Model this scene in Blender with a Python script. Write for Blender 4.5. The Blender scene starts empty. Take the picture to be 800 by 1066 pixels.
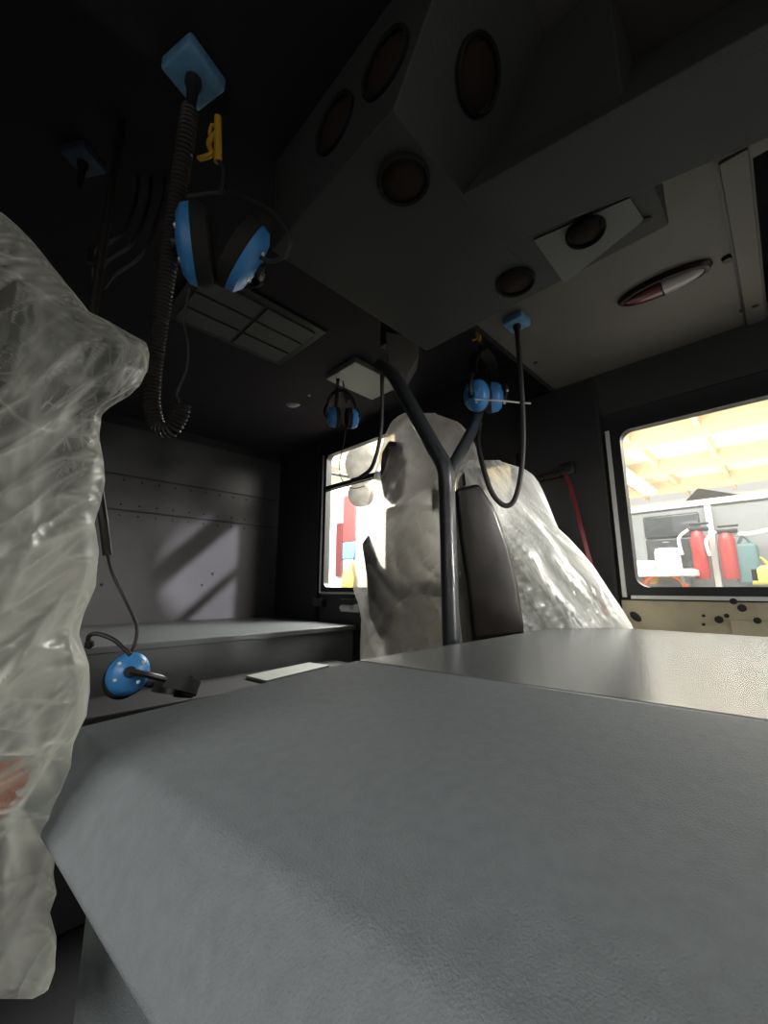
import bpy, bmesh, math, random
from mathutils import Vector, Matrix, noise
random.seed(4)
PI = math.pi
sc = bpy.context.scene
C = sc.collection

# ------------------------------------------------------------------ camera, world, light, exposure
F, CX, CY = 420.0, 400.0, 533.0
PITCH = math.radians(10.65)
CAM = Vector((0, 0, 1.0))
FW = Vector((math.cos(PITCH)/2**.5, math.cos(PITCH)/2**.5, math.sin(PITCH)))
RT = Vector((1/2**.5, -1/2**.5, 0))
UP = RT.cross(FW)
cd = bpy.data.cameras.new('camera'); cam = bpy.data.objects.new('camera', cd); C.objects.link(cam)
cd.sensor_fit = 'VERTICAL'; cd.sensor_height = 36.0; cd.lens = 36.0*F/1066; cd.clip_start = 0.01; cd.clip_end = 100
mw = Matrix.Identity(4)
for i in range(3):
    mw[i][0] = RT[i]; mw[i][1] = UP[i]; mw[i][2] = -FW[i]; mw[i][3] = CAM[i]
cam.matrix_world = mw
sc.camera = cam
sc.view_settings.view_transform = 'Standard'; sc.view_settings.look = 'None'
sc.view_settings.exposure = 0.0; sc.view_settings.gamma = 1.0
sc.view_settings.use_curve_mapping = False
sc.cycles.use_denoising = True
sc.cycles.max_bounces = 8; sc.cycles.transparent_max_bounces = 24
sc.cycles.diffuse_bounces = 3; sc.cycles.glossy_bounces = 3; sc.cycles.transmission_bounces = 6
sc.cycles.sample_clamp_indirect = 4.0
w = bpy.data.worlds.new('garage_air'); sc.world = w; w.use_nodes = True
w.node_tree.nodes['Background'].inputs[0].default_value = (1.0, 0.97, 0.92, 1)
w.node_tree.nodes['Background'].inputs[1].default_value = 0.9

def area(name, loc, target, sx, sy, power, col=(1, 1, 1), spread=180):
    d = bpy.data.lights.new(name, 'AREA'); d.shape = 'RECTANGLE'; d.size = sx; d.size_y = sy
    d.energy = power; d.color = col; d.spread = math.radians(spread)
    o = bpy.data.objects.new(name, d); C.objects.link(o); o.location = loc
    o.rotation_euler = (Vector(target)-Vector(loc)).to_track_quat('-Z', 'Y').to_euler()
    return o
# daylight / bay light entering by the windshield and the two front side windows, added fill lights among them
area('bay_lamp_ahead_of_windshield', (0.4, -2.3, 2.75), (0.5, 0.3, 0.9), 2.2, 1.0, 52, (0.94, 0.97, 1.0))
area('bay_lamp_passenger_side', (-2.2, 0.1, 2.6), (0.3, 0.3, 0.9), 1.6, 0.9, 100, (1.0, 0.99, 0.93))
area('fill_light_beside_driver_door', (2.9, -1.1, 2.3), (1.25, 0.75, 1.1), 1.0, 0.6, 130, (1.0, 0.97, 0.9))  # added fill light, brightens the streaky sheet by the driver window
area('bay_lamp_over_driver_door', (4.0, 0.6, 3.0), (1.5, 0.3, 1.0), 2.6, 0.8, 260, (1.0, 0.97, 0.9))
area('fill_light_by_crew_door', (2.8, 2.2, 2.45), (1.2, 1.2, 1.1), 1.2, 0.6, 260, (1.0, 0.97, 0.94))  # added fill light close to the split window, brightens the milky bag
sl = bpy.data.lights.new('wall_streak_spot', 'SPOT'); sl.energy = 2600; sl.spot_size = math.radians(9); sl.spot_blend = .7; sl.shadow_soft_size = .014; sl.color = (.95, .93, 1.0)  # added unseen spot that draws the light streaks on the rear wall
so = bpy.data.objects.new('wall_streak_spot', sl); C.objects.link(so); so.location = (-.3, -3.2, 1.35); so.rotation_euler = (Vector((1.30, 3.0, 1.10))-so.location).to_track_quat('-Z', 'Y').to_euler()
area('fill_light_grey_truck', (3.3, 0.4, 3.1), (5.0, 0.2, 1.1), 2.5, 0.8, 95, (1, .96, .9))  # added fill light for the grey truck and the items around it
area('fill_light_fire_engine', (3.0, 5.0, 3.1), (4.6, 6.3, 1.2), 2.5, 0.8, 420, (1, .97, .94))  # added fill light for the view through the split window
area('fill_light_ahead_right', (1.25, -2.2, 1.30), (1.12, 1.2, 1.12), 0.4, 0.2, 1.7, (1.0, 0.97, 0.93), 26)  # added narrow fill light for the rear seat bags
area('bay_ceiling_fill', (8.0, 1.0, 1.2), (9.0, 1.0, 4.2), 7.0, 7.0, 600, (1.0, 0.95, 0.84))  # added upward fill that brightens the bay ceiling

# ------------------------------------------------------------------ pixel -> place helpers
def ray(px, py):
    return FW + RT*((px-CX)/F) - UP*((py-CY)/F)
def P(px, py, s=None, X=None, Y=None, z=None):
    r = ray(px, py)
    if X is not None: s = X/r.x
    elif Y is not None: s = Y/r.y
    elif z is not None: s = z/r.z           # z is relative to the camera height
    return CAM + r*s

# ------------------------------------------------------------------ materials
def lin(c): return tuple(((v/255.0+0.055)/1.055)**2.4 if v > 10 else v/255.0/12.92 for v in c)
def mat(name, col, rough=.5, metal=0.0, bump=0.0, scale=200.0, var=0.0, vscale=6.0, spec=.5, coat=0):
    m = bpy.data.materials.new(name); m.use_nodes = True
    n = m.node_tree.nodes; l = m.node_tree.links; b = n['Principled BSDF']
    b.inputs['Base Color'].default_value = (*col, 1); b.inputs['Roughness'].default_value = rough
    b.inputs['Metallic'].default_value = metal; b.inputs['Specular IOR Level'].default_value = spec
    b.inputs['Coat Weight'].default_value = coat
    tc = n.new('ShaderNodeTexCoord')
    if bump:
        t = n.new('ShaderNodeTexNoise'); t.inputs['Scale'].default_value = scale; t.inputs['Detail'].default_value = 3
        bp = n.new('ShaderNodeBump'); bp.inputs['Strength'].default_value = bump; bp.inputs['Distance'].default_value = .002
        l.new(tc.outputs['Object'], t.inputs['Vector']); l.new(t.outputs['Fac'], bp.inputs['Height']); l.new(bp.outputs[0], b.inputs['Normal'])
    t2 = n.new('ShaderNodeTexNoise'); t2.inputs['Scale'].default_value = vscale; t2.inputs['Detail'].default_value = 4
    l.new(tc.outputs['Object'], t2.inputs['Vector'])
    r = n.new('ShaderNodeValToRGB'); r.color_ramp.elements[0].position = .3; r.color_ramp.elements[1].position = .7
    r.color_ramp.elements[0].color = (*[c*(1-var) for c in col], 1); r.color_ramp.elements[1].color = (*[min(1, c*(1+var)) for c in col], 1)
    l.new(t2.outputs['Fac'], r.inputs[0]); l.new(r.outputs[0], b.inputs['Base Color'])
    return m
def emis(name, col, s):
    m = bpy.data.materials.new(name); m.use_nodes = True
    n = m.node_tree.nodes; b = n['Principled BSDF']
    b.inputs['Base Color'].default_value = (*col, 1)
    b.inputs['Emission Color'].default_value = (*col, 1); b.inputs['Emission Strength'].default_value = s
    return m
def plastic(name, base=.2, soft=.35, scale=5.0, stretch=(1, 1, .35), bump=.5, col=(.82, .84, .78), crease=.45, edge=.35, tilt=(0, 0, 0), gloss=.12, facet=.9, sharp=1.5, trans=.6, cross=.9):
    m = bpy.data.materials.new(name); m.use_nodes = True
    n = m.node_tree.nodes; l = m.node_tree.links; n.clear()
    def math_(op, a, b_=None, clamp=False):
        x = n.new('ShaderNodeMath'); x.operation = op; x.use_clamp = clamp
        for k, v in enumerate((a, b_)):
            if v is None: continue
            if isinstance(v, (int, float)): x.inputs[k].default_value = v
            else: l.new(v, x.inputs[k])
        return x.outputs[0]
    tc = n.new('ShaderNodeTexCoord')
    def noise_(sc_, st, rot, detail, dist, off=0):
        mp = n.new('ShaderNodeMapping'); mp.inputs['Rotation'].default_value = rot; mp.inputs['Location'].default_value = (off, off*.7, 0)
        mp2 = n.new('ShaderNodeMapping'); mp2.inputs['Scale'].default_value = st
        l.new(tc.outputs['Object'], mp.inputs[0]); l.new(mp.outputs[0], mp2.inputs[0])
        t = n.new('ShaderNodeTexNoise'); t.inputs['Scale'].default_value = sc_; t.inputs['Detail'].default_value = detail; t.inputs['Distortion'].default_value = dist
        l.new(mp2.outputs[0], t.inputs['Vector']); return t.outputs['Fac']
    def ridge(f, k, p):
        a = math_('ABSOLUTE', math_('SUBTRACT', f, .5)); return math_('POWER', math_('SUBTRACT', 1.0, math_('MULTIPLY', a, k), True), p)
    n0 = noise_(scale, stretch, tilt, 3, .6)
    r1 = ridge(noise_(scale*1.3, stretch, tilt, 2, .5, 3), 14, sharp)
    r2 = ridge(noise_(scale*3.2, stretch, (tilt[0]+cross, tilt[1]-cross, .3), 2, .3, 7), 12, sharp)
    at_ = n.new('ShaderNodeAttribute'); at_.attribute_name = 'fold'; r1 = at_.outputs['Fac']
    lw = n.new('ShaderNodeLayerWeight'); lw.inputs['Blend'].default_value = .35
    softm = math_('MULTIPLY', math_('SUBTRACT', n0, .32), soft*2.8)
    op = math_('ADD', math_('ADD', softm, base), math_('ADD', math_('MULTIPLY', r1, crease), math_('MULTIPLY', r2, crease*.45)))
    op = math_('ADD', op, math_('MULTIPLY', lw.outputs['Facing'], edge), True)
    op = math_('MINIMUM', op, .93)
    vo = n.new('ShaderNodeTexVoronoi'); vo.inputs['Scale'].default_value = scale*1.5; vo.feature = 'F1'
    vm = n.new('ShaderNodeMapping'); vm.inputs['Scale'].default_value = (1, 1, max(stretch[2], .5)); vm.inputs['Rotation'].default_value = (tilt[0]+.3, tilt[1], .4)
    va = n.new('ShaderNodeVectorMath'); va.operation = 'ADD'; vn = n.new('ShaderNodeTexNoise'); vn.inputs['Scale'].default_value = scale*.8
    vs_ = n.new('ShaderNodeVectorMath'); vs_.operation = 'SCALE'; vs_.inputs['Scale'].default_value = .25
    l.new(tc.outputs['Object'], vm.inputs[0]); l.new(tc.outputs['Object'], vn.inputs['Vector']); l.new(vn.outputs['Color'], vs_.inputs[0])
    l.new(vm.outputs[0], va.inputs[0]); l.new(vs_.outputs[0], va.inputs[1]); l.new(va.outputs[0], vo.inputs['Vector'])
    h = math_('ADD', math_('MULTIPLY', n0, .8), math_('ADD', math_('MULTIPLY', r1, .05), math_('MULTIPLY', r2, .16)))
    bp = n.new('ShaderNodeBump'); bp.inputs['Strength'].default_value = bump; bp.inputs['Distance'].default_value = .012
    h = math_('ADD', h, math_('MULTIPLY', vo.outputs['Distance'], facet))
    l.new(h, bp.inputs['Height'])
    out = n.new('ShaderNodeOutputMaterial'); mix = n.new('ShaderNodeMixShader'); tr = n.new('ShaderNodeBsdfTransparent')
    tr.inputs[0].default_value = (.96, .97, .95, 1)
    di = n.new('ShaderNodeBsdfDiffuse'); di.inputs[0].default_value = (*col, 1)
    tl = n.new('ShaderNodeBsdfTranslucent'); tl.inputs[0].default_value = (*col, 1)
    gl = n.new('ShaderNodeBsdfGlossy'); gl.inputs['Roughness'].default_value = .32; gl.inputs[0].default_value = (.9, .9, .9, 1)
    m1 = n.new('ShaderNodeMixShader'); m1.inputs[0].default_value = trans
    m2 = n.new('ShaderNodeMixShader'); m2.inputs[0].default_value = gloss
    for x in (di, tl, gl): l.new(bp.outputs[0], x.inputs['Normal'])
    l.new(di.outputs[0], m1.inputs[1]); l.new(tl.outputs[0], m1.inputs[2])
    l.new(m1.outputs[0], m2.inputs[1]); l.new(gl.outputs[0], m2.inputs[2])
    l.new(op, mix.inputs[0]); l.new(tr.outputs[0], mix.inputs[1]); l.new(m2.outputs[0], mix.inputs[2])
    l.new(mix.outputs[0], out.inputs[0])
    return m
def glassmat(name, tint=(.97, .98, .97), refl=.05):
    m = bpy.data.materials.new(name); m.use_nodes = True
    n = m.node_tree.nodes; l = m.node_tree.links; n.clear()
    out = n.new('ShaderNodeOutputMaterial'); mix = n.new('ShaderNodeMixShader'); mix.inputs[0].default_value = refl
    tr = n.new('ShaderNodeBsdfTransparent'); tr.inputs[0].default_value = (*tint, 1)
    gl = n.new('ShaderNodeBsdfGlossy'); gl.inputs['Roughness'].default_value = .03
    l.new(tr.outputs[0], mix.inputs[1]); l.new(gl.outputs[0], mix.inputs[2])
    du = n.new('ShaderNodeBsdfTranslucent'); du.inputs[0].default_value = (.9, .88, .84, 1)
    md = n.new('ShaderNodeMixShader'); md.inputs[0].default_value = .009
    l.new(mix.outputs[0], md.inputs[1]); l.new(du.outputs[0], md.inputs[2]); l.new(md.outputs[0], out.inputs[0])
    return m

M = {}
M['head'] = mat('black_headliner', (.013, .010, .014), .9, bump=.2, scale=120)
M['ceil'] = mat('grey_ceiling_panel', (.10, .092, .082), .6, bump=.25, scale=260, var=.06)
M['console'] = mat('charcoal_console', (.030, .032, .032), .6, bump=.3, scale=300, var=.08)
M['wallblack'] = mat('black_trim_wall', (.022, .021, .023), .6, bump=.2, scale=150)
M['wallgrey'] = mat('grey_wall_panel', (.062, .060, .064), .55, bump=.2, scale=150, var=.08)
M['beige'] = mat('bare_door_metal', (.58, .50, .34), .45, metal=.2, var=.18, vscale=9, bump=.1)
M['rubber'] = mat('black_rubber', (.012, .012, .013), .45)
M['alu'] = mat('satin_aluminium', (.78, .78, .76), .4, metal=.35)
M['dog'] = mat('textured_grey_cover', (.135, .149, .158), .65, bump=.5, scale=700, var=.07, vscale=90, spec=.22)
M['dogtop'] = mat('satin_grey_panel', (.10, .106, .108), .27, bump=0, scale=420, var=.03, spec=.8)
M['bench'] = mat('grey_bench_laminate', (.11, .118, .12), .42, bump=.15, scale=300, var=.04)
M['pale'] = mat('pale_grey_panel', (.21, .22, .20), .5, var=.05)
M['pole'] = mat('dark_powder_coated_tube', (.038, .042, .045), .32, bump=.1, scale=200, spec=.6)
M['blue'] = mat('blue_plastic', (.055, .25, .60), .38, bump=.1, scale=90, var=.1, vscale=25)
M['bluebox'] = mat('dull_blue_plastic', (.12, .30, .48), .5, bump=.3, scale=90, var=.2, vscale=40)
M['black'] = mat('black_plastic', (.014, .014, .016), .4)
M['foam'] = mat('black_ear_foam', (.010, .009, .007), .8, bump=.4, scale=80)
M['cord'] = mat('black_cord', (.022, .020, .018), .5)
M['hose'] = mat('grey_brown_cord', (.026, .022, .018), .55)
M['yellow'] = mat('yellow_plastic', (.62, .36, .02), .45)
M['seat'] = mat('dark_seat_vinyl', (.035, .030, .026), .5, bump=.3, scale=150, var=.2, vscale=20)
M['seatlight'] = mat('cream_packing_board', (.62, .58, .52), .7)
M['red'] = mat('red_webbing', (.15, .008, .012), .5)
M['redlens'] = mat('red_lens', (.10, .008, .010), .3, coat=.3)
M['whitelens'] = mat('white_lens', (.34, .31, .31), .3, coat=.3)
M['brown'] = mat('brown_grille', (.022, .011, .008), .45, bump=.3)
M['litpatch'] = mat('lit_patch_grey', (.14, .145, .14), .6, var=.05)
M['screw'] = mat('dark_screw', (.03, .028, .026), .4, metal=.5)
M['paneg'] = mat('dim_grille_grey', (.085, .09, .085), .7)
M['rim'] = mat('vent_rim_black', (.012, .011, .011), .75, spec=.2)
M['vdark'] = mat('vent_blade_brown', (.020, .012, .009), .8, spec=.2)
M['glass'] = glassmat('window_glass')
M['bag'] = plastic('clear_plastic_bag', -.10, .62, 4.2, (1, 1, .6), .45, (.76, .765, .71), .60, .28, (.45, .25, 0), gloss=.10, facet=.35, sharp=2.6)
M['bag1'] = plastic('milky_plastic_bag', .03, .44, 3.0, (1, 1, .55), .35, (.93, .90, .88), .10, .35, (-.3, -.3, 0), gloss=.06, facet=.3, trans=.75, cross=.2)
M['bag2'] = plastic('streaked_plastic_bag', .02, .62, 6, (1.5, 1.5, .10), .6, (.93, .93, .90), .45, .3, (.34, .34, 0), facet=.2, cross=.08)
M['seatwrap'] = mat('wrapped_dark_vinyl', (.014, .011, .009), .4, bump=.6, scale=14, var=.35, vscale=14, coat=.2)
M['gwhite'] = mat('bay_ceiling_white', (.88, .82, .66), .8)
M['gbeam'] = mat('bay_beam_cream', (.66, .55, .38), .7)
M['gfloor'] = mat('bay_concrete', (.42, .41, .39), .7, var=.1)
M['gwall'] = mat('bay_wall', (.75, .74, .70), .8)
M['mirr'] = mat('dull_mirror_beige', (.40, .37, .31), .5, var=.3, vscale=12)
M['ggrey'] = mat('grey_truck_paint', (.30, .32, .33), .35, var=.06)
M['gdark'] = mat('tinted_window', (.07, .08, .09), .15)
M['white'] = mat('white_paint', (.85, .85, .83), .4)
M['fred'] = mat('red_paint', (.34, .035, .035), .4)
M['fblue'] = mat('blue_paint', (.12, .33, .62), .4)
M['fyel'] = mat('yellow_paint', (.80, .62, .12), .5)
M['orange'] = mat('orange_rubber', (.80, .18, .05), .5)
M['teal'] = mat('teal_cloth', (.09, .17, .18), .7)
M['beltred'] = M['red']

# ------------------------------------------------------------------ mesh builder
class MB:
    def __init__(s): s.bm = bmesh.new()
    def box(s, lo, hi, bev=0.0, seg=2, R=None, at=None):
        t = bmesh.new(); bmesh.ops.create_cube(t, size=1)
        lo = Vector(lo); hi = Vector(hi); c = (lo+hi)/2; d = hi-lo
        for v in t.verts: v.co = Vector((v.co.x*d.x, v.co.y*d.y, v.co.z*d.z))
        if bev: bmesh.ops.bevel(t, geom=t.edges[:], offset=bev, segments=seg, profile=.5, affect='EDGES')
        for v in t.verts:
            v.co = v.co + c
            if R is not None: v.co = R @ v.co
            if at is not None: v.co = v.co + Vector(at)
        return s.merge(t)
    def merge(s, t):
        me = bpy.data.meshes.new('tmp'); t.to_mesh(me); t.free(); s.bm.from_mesh(me); bpy.data.meshes.remove(me); return s
    def prism(s, pts, vec, bev=0.0, seg=2):
        t = bmesh.new(); vs = [t.verts.new(p) for p in pts]; f = t.faces.new(vs)
        r = bmesh.ops.extrude_face_region(t, geom=[f])
        for v in [g for g in r['geom'] if isinstance(g, bmesh.types.BMVert)]: v.co += Vector(vec)
        bmesh.ops.recalc_face_normals(t, faces=t.faces[:])
        if bev: bmesh.ops.bevel(t, geom=t.edges[:], offset=bev, segments=seg, profile=.5, affect='EDGES')
        return s.merge(t)
    def frustum(s, a, b, bev=0.0, seg=2):
        t = bmesh.new(); va = [t.verts.new(p) for p in a]; vb = [t.verts.new(p) for p in b]; n = len(a)
        t.faces.new(va); t.faces.new(vb[::-1])
        for i in range(n): t.faces.new((va[i], vb[i], vb[(i+1) % n], va[(i+1) % n]))
        bmesh.ops.recalc_face_normals(t, faces=t.faces[:])
        if bev: bmesh.ops.bevel(t, geom=t.edges[:], offset=bev, segments=seg, profile=.5, affect='EDGES')
        return s.merge(t)
    def tube(s, pts, r, n=8, cap=True):
        pts = [Vector(p) for p in pts]; rs = r if isinstance(r, (list, tuple)) else [r]*len(pts)
        t = bmesh.new(); rings = []; prev = None
        for i, p in enumerate(pts):
            d = (pts[min(i+1, len(pts)-1)]-pts[max(i-1, 0)]).normalized()
            if prev is None:
                a = d.orthogonal().normalized()
            else:
                a = prev - d*prev.dot(d); a = a.normalized() if a.length > 1e-6 else d.orthogonal().normalized()
            prev = a; b = d.cross(a)
            rings.append([t.verts.new(p+(a*math.cos(2*PI*k/n)+b*math.sin(2*PI*k/n))*rs[i]) for k in range(n)])
        for i in range(len(rings)-1):
            for k in range(n): t.faces.new((rings[i][k], rings[i][(k+1) % n], rings[i+1][(k+1) % n], rings[i+1][k]))
        if cap: t.faces.new(rings[0][::-1]); t.faces.new(rings[-1])
        return s.merge(t)
    def lathe(s, prof, origin=(0, 0, 0), axis=(0, 0, 1), n=28, sx=1.0, sy=1.0, xdir=None):
        z = Vector(axis).normalized(); x = Vector(xdir).normalized() if xdir is not None else z.orthogonal().normalized()
        x = (x - z*x.dot(z)).normalized(); y = z.cross(x); o = Vector(origin)
        t = bmesh.new(); rings = []
        for (r, h) in prof:
            if r < 1e-6: rings.append([t.verts.new(o+z*h)])
            else: rings.append([t.verts.new(o+z*h+x*(r*sx*math.cos(2*PI*k/n))+y*(r*sy*math.sin(2*PI*k/n))) for k in range(n)])
        for a, b in zip(rings, rings[1:]):
            for k in range(n):
                k2 = (k+1) % n
                if len(a) == 1 and len(b) == 1: continue
                if len(a) == 1: t.faces.new((a[0], b[k2], b[k]))
                elif len(b) == 1: t.faces.new((a[k], a[k2], b[0]))
                else: t.faces.new((a[k], a[k2], b[k2], b[k]))
        bmesh.ops.recalc_face_normals(t, faces=t.faces[:])
        return s.merge(t)
    def build(s, name, m, parent=None, smooth=False, label=None, cat=None, group=None, kind=None, bevel=0):
        me = bpy.data.meshes.new(name); s.bm.to_mesh(me); s.bm.free(); me.materials.append(m)
        o = bpy.data.objects.new(name, me); C.objects.link(o)
        if smooth:
            for p in me.polygons: p.use_smooth = True
            try: me.set_sharp_from_angle(angle=math.radians(40))
            except Exception: pass
        if bevel:
            b = o.modifiers.new('bevel', 'BEVEL'); b.width = bevel; b.segments = 2; b.limit_method = 'ANGLE'
        if parent is not None:
            o.parent = parent; o.matrix_parent_inverse = parent.matrix_world.inverted() if False else Matrix.Translation(-parent.location)
        tag(o, label, cat, group, kind)
        return o
def tag(o, label=None, cat=None, group=None, kind=None):
    if label: o['label'] = label
    if cat: o['category'] = cat
    if group: o['group'] = group
    if kind: o['kind'] = kind
def empty(name, loc, label, cat, group=None):
    o = bpy.data.objects.new(name, None); C.objects.link(o); o.location = loc; o.empty_display_size = .05
    tag(o, label, cat, group); return o
def struct(name, mb, m, parent=None, smooth=False):
    return mb.build(name, m, parent, smooth, kind='structure' if parent is None else None)
def smooth_path(pts, n=8):
    pts = [Vector(p) for p in pts]; out = []
    for i in range(len(pts)-1):
        p0 = pts[max(i-1, 0)]; p1 = pts[i]; p2 = pts[i+1]; p3 = pts[min(i+2, len(pts)-1)]
        for k in range(n):
            t = k/n
            out.append(.5*((2*p1)+(p2-p0)*t+(2*p0-5*p1+4*p2-p3)*t*t+(3*p1-p0-3*p2+p3)*t**3))
    out.append(pts[-1]); return out
def coil(pts, R, r, pitch, seg=10):
    pts = smooth_path(pts, 24); L = [0]
    for a, b in zip(pts, pts[1:]): L.append(L[-1]+(b-a).length)
    tot = L[-1]; n = int(tot/pitch*seg); out = []; prev = None; j = 0
    for i in range(n+1):
        d = tot*i/n
        while j < len(L)-2 and L[j+1] < d: j += 1
        t = (d-L[j])/max(L[j+1]-L[j], 1e-9); p = pts[j].lerp(pts[j+1], t); dr = (pts[j+1]-pts[j]).normalized()
        a = dr.orthogonal().normalized() if prev is None else (prev-dr*prev.dot(dr)).normalized()
        prev = a; b = dr.cross(a); th = 2*PI*i/seg
        out.append(p+(a*math.cos(th)+b*math.sin(th))*R)
    return out

# ------------------------------------------------------------------ cab shell
WX, RY, LX, FY = 1.75, 3.0, -0.80, -1.15
ZC, ZR, YS = 1.87, 2.12, 0.64      # front ceiling, raised rear ceiling, step between them
b = MB(); b.box((LX-.05, FY-.05, -.06), (WX+.05, RY+.05, 0)); struct('floor', b, M['wallblack'])
# front ceiling with a service opening
HX0, HX1, HY0, HY1 = 1.02, 1.68, -.42, -.055
b = MB(); g = .03
b.box((LX, FY, ZC), (HX0, YS, ZC+g)); b.box((HX0, HY1, ZC), (WX, YS, ZC+g)); b.box((HX0, FY, ZC), (WX, HY0, ZC+g)); b.box((HX1, HY0, ZC), (WX, HY1, ZC+g))
struct('ceiling', b, M['ceil'])
b = MB(); b.box((LX, YS, ZR), (WX, RY, ZR+g)); b.box((LX, YS, ZC+.0), (WX, YS+.02, ZR))
b.box((HX0-.02, HY0-.02, ZC+.16), (HX1+.02, HY1+.02, ZC+.18)); b.box((HX0-.02, HY0-.02, ZC+g), (HX0, HY1+.02, ZC+.16))
b.box((HX1, HY0-.02, ZC+g), (HX1+.02, HY1+.02, ZC+.16)); b.box((HX0, HY1, ZC+g), (HX1, HY1+.02, ZC+.16)); b.box((HX0, HY0-.02, ZC+g), (HX1, HY0, ZC+.16))
struct('ceiling_raised', b, M['head']).name = 'ceiling_rear'
# black overlay of the headliner left of the console
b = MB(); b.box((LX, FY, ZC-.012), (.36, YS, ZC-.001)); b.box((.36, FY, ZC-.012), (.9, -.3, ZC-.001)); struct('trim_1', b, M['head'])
# rear wall
b = MB(); b.box((LX-.05, RY, 0), (WX+.05, RY+.05, ZR+g)); struct('wall_rear', b, M['wallblack'])
b = MB(); b.box((-.5, RY-.012, .60), (WX-.005, RY, 1.485), .002); b.box((-.5, RY-.012, 1.495), (WX-.005, RY, 1.715), .002)
b.box((-.5, RY-.012, 1.725), (WX-.005, RY, 2.05), .002)
wp = struct('trim_2', b, M['wallgrey'])
b = MB()
for i in range(20):
    x = -.45+i*.105
    for z in (1.46, 1.53, 1.69):
        b.lathe([(0, .006), (.004, .005), (.007, 0)], (x, RY-.012, z), (0, -1, 0), 8)
for p in ((.55, 1.02), (1.15, 1.02), (1.22, 1.1)): b.lathe([(0, .006), (.006, .005), (.010, 0)], (p[0], RY-.012, p[1]), (0, -1, 0), 8)
b.build('rivets', M['screw'], wp)
# windowed wall: sections around three openings (Y0,Y1,Z0,Z1)
W = [(-.62, .435, .985, 1.635), (.86, 1.30, 1.42, 1.62), (1.62, 2.36, .985, 1.99)]
def wall_with_holes(holes, y0, y1, z0, z1, x0, x1):
    b = MB(); y = y0
    for (a, c, lo, hi) in holes:
        b.box((x0, y, z0), (x1, a, z1)); b.box((x0, a, z0), (x1, c, lo)); b.box((x0, a, hi), (x1, c, z1)); y = c
    b.box((x0, y, z0), (x1, y1, z1)); return b
b = MB(); b.box((WX+.05, 1.42, .3), (WX+.20, 1.50, 2.1), .01); struct('beam_block_post', b, M['wallblack'])  # post added outside to block the beam through the split window
struct('wall_right', wall_with_holes(W, FY, RY, 0, ZR+g, WX, WX+.05), M['wallblack'])
# passenger-side and front walls with openings (behind the camera)
struct('wall_left', wall_with_holes([(-.7, .7, 1.0, 1.7)], FY, RY, 0, ZR+g, LX-.05, LX), M['wallblack'])
b = MB(); b.box((LX, FY-.05, 0), (WX, FY, 1.05)); b.box((LX, FY-.05, 1.80), (WX, FY, ZR)); b.box((LX, FY-.05, 1.05), (LX+.15, FY, 1.8)); b.box((WX-.12, FY-.05, 1.05), (WX, FY, 1.8))
b.box((.262, FY-.05, 1.05), (.44, FY, 1.80)); struct('wall_front', b, M['wallblack'])  # centre pillar added to cut the right edge of the wall streaks
for (xa, za, xb, zb_, r, lab) in ((1.00, .76, 1.42, 1.15, .011, 'thin black bar added outside the windshield to shade the rear wall, lower one'), (.70, .93, 1.46, 1.68, .024, 'thick black bar added outside the windshield to shade the rear wall, upper one')):
    f_ = lambda X_, Z_: Vector((-.3+(X_+.3)*.32, FY-.08, 1.35+(Z_-1.35)*.32))  # slanted bars added for their diagonal shadows on the rear wall
    b = MB(); b.tube([f_(xa, za), f_(xb, zb_)], r, 10); b.tube([f_(xa, za), Vector((f_(xa, za).x, FY-.03, 1.03))], .008, 8); b.build('streak_shadow_bar', M['rubber'], smooth=True, label=lab, cat='shadow bar')

def rring(y0, y1, z0, z1, rad, n=6):
    pts = []
    for (cy, cz, a0) in ((y1-rad, z1-rad, 0), (y0+rad, z1-rad, 90), (y0+rad, z0+rad, 180), (y1-rad, z0+rad, 270)):
        for k in range(n+1):
            a = math.radians(a0+90*k/n); pts.append((cy+rad*math.cos(a), cz+rad*math.sin(a)))
    return pts
def ring_mesh(outer, inner, x0, x1):
    t = bmesh.new(); n = len(outer)
    v = [[t.verts.new((x, p[0], p[1])) for p in L] for x in (x0, x1) for L in (outer, inner)]
    for i in range(n):
        j = (i+1) % n
        t.faces.new((v[0][i], v[0][j], v[1][j], v[1][i])); t.faces.new((v[2][i], v[3][i], v[3][j], v[2][j]))
        t.faces.new((v[0][i], v[2][i], v[2][j], v[0][j])); t.faces.new((v[1][i], v[1][j], v[3][j], v[3][i]))
    bmesh.ops.recalc_face_normals(t, faces=t.faces[:]); return t
def window(idx, y0, y1, z0, z1, split=None):
    root = bpy.data.objects.new('window_%d' % idx, None); C.objects.link(root); root.location = (WX, (y0+y1)/2, z0); root['kind'] = 'structure'
    b = MB(); b.merge(ring_mesh(rring(y0-.012, y1+.012, z0-.012, z1+.012, .012), rring(y0+.022, y1-.022, z0+.018, z1-.022, .04), WX-.014, WX+.03))
    b.build('window_gasket', M['rubber'], root, True)
    b = MB(); b.box((WX-.018, y1+.012, z0-.02), (WX+.0, y1+.028, z1-.01), .002); b.box((WX-.018, y0, z0-.026), (WX, y1, z0-.012), .002)
    b.build('window_trim', M['alu'], root)
    b = MB(); b.box((WX+.012, y0, z0), (WX+.017, y1, z1)); b.build('pane', M['glass'], root)
    if split:
        b = MB(); b.box((WX-.016, y0, split-.03), (WX+.02, y1, split), .004); b.box((WX-.02, y0, split-.045), (WX-.01, y1, split-.036), .002); b.build('window_rail', M['rubber'], root)
    return root
window(1, *W[0]); window(3, *W[1]); window(2, *W[2], split=1.735)
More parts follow.
